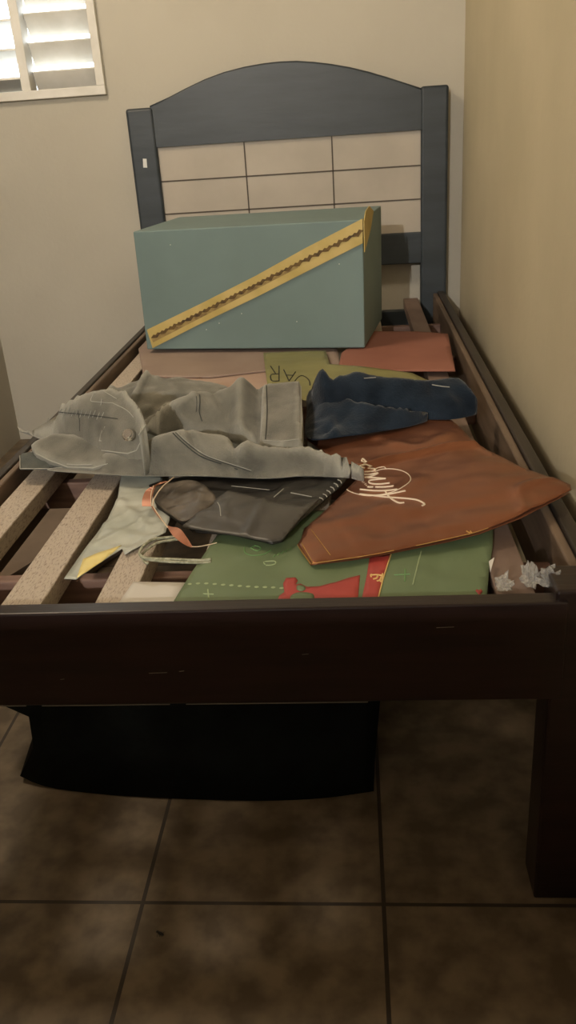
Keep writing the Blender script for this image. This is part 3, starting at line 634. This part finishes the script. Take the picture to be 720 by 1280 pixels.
# ------------------------------------------------------------------ clear wrapping on the right slats
def crumple(name, label, px, py, z, sx, sy, sz, seed):
    c = at(px, py, z); bm = bmesh.new(); bmesh.ops.create_icosphere(bm, subdivisions=3, radius=1)
    for v in bm.verts:
        d = v.co.copy(); r = 1+.9*noise.noise(d*2.3+Vector((seed, 0, 0)))+.35*noise.noise(d*6+Vector((0, seed, 0)))
        v.co = Vector((c.x+d.x*r*sx, c.y+d.y*r*sy, z+max(0, (d.z+.6)*r*sz)))
    return tag(finish(name, bm, M['clear']), label, 'plastic wrapper', 'crinkled clear wrappers behind the foot rail')
crumple('plastic_wrapper', 'small crinkled clear wrapper on the rightmost slat, beside the green bag', 630, 735, .4405, .009, .012, .009, 1)
crumple('plastic_wrapper', 'crinkled clear wrapper twist in the middle of three by the right leg', 662, 730, .4405, .010, .013, .014, 5)
crumple('plastic_wrapper', 'crinkled clear wrapper tangled against the right bed leg', 690, 731, .4530, .014, .012, .010, 9)
bm = bmesh.new(); a, b, c_ = at(611, 702, .4475), at(618, 697, .452), at(613, 716, .4465)
slab(bm, [a, b, c_], Vector((0, 0, 1)), .0005)
tag(finish('paper_scrap', bm, M['paper']), 'tiny white pointed paper scrap at the right edge of the green bag', 'paper scrap')

# ------------------------------------------------------------------ under the bed
def bag_row(z, pts): return [at(px, py, z) for px, py in pts]
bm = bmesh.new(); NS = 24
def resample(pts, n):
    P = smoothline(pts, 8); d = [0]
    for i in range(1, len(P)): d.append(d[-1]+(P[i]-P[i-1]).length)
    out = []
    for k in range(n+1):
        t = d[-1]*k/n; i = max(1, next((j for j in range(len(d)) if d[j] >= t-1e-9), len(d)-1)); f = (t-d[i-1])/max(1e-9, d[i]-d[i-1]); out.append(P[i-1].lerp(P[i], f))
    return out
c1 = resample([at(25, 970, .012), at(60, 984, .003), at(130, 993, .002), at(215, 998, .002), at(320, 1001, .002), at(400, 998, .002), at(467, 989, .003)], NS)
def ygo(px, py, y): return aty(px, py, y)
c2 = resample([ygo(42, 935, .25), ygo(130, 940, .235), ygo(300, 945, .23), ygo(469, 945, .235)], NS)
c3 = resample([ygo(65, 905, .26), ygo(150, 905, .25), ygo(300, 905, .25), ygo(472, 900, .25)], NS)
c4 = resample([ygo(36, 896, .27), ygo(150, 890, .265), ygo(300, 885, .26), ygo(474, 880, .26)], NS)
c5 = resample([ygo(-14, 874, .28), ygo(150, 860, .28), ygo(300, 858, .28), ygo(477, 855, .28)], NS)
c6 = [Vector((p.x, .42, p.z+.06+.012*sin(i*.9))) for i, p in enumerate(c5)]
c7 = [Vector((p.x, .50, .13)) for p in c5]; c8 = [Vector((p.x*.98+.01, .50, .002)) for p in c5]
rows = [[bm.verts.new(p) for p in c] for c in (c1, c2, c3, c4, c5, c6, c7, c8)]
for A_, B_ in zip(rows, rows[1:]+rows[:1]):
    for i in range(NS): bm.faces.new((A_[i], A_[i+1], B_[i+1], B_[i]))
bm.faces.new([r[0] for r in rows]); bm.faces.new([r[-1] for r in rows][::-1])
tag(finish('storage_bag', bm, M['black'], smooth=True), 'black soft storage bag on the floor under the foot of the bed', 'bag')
ct = thing('cardboard_box', 'plain brown cardboard box on the floor under the left slats', 'box', loc=(-.1, .75, 0))
bm = bmesh.new(); P = [at(38, 636, .12), at(150, 634, .12), at(60, 690, .12), at(8, 722, .12), at(-120, 722, .12), at(-60, 640, .12)]
P = [Vector((max(XL+.03, p.x), max(.52, p.y), p.z)) for p in P]
a = [bm.verts.new(p) for p in P]; b = [bm.verts.new((p.x, p.y, .002)) for p in P]
bm.faces.new(a); bm.faces.new(b[::-1])
for i in range(len(P)): bm.faces.new((a[i], b[i], b[(i+1) % len(P)], a[(i+1) % len(P)]))
under(finish('box_body', bm, M['carton']), ct)
# tiny crumb on the floor
c = at(201, 1168, 0); bm = bmesh.new()
bmesh.ops.create_uvsphere(bm, u_segments=12, v_segments=8, radius=1, matrix=Matrix.Translation(c+Vector((0, 0, .0018))) @ Matrix.Rotation(-.5, 4, 'Z') @ Matrix.Diagonal((.0055, .0022, .0018, 1)))
bmesh.ops.create_uvsphere(bm, u_segments=8, v_segments=6, radius=.0017, matrix=Matrix.Translation(c+Vector((-.0052, .0028, .0017))))
for k in (-1, 0, 1):
    for s in (-1, 1): tube(bm, [c+Vector((k*.0025, 0, .0016)), c+Vector((k*.0035+.001*s, s*.004, .0008))], .0003, 4)
tag(finish('dead_insect', bm, M['insect'], smooth=True), 'tiny dark insect-like speck alone on the front floor tile', 'insect')
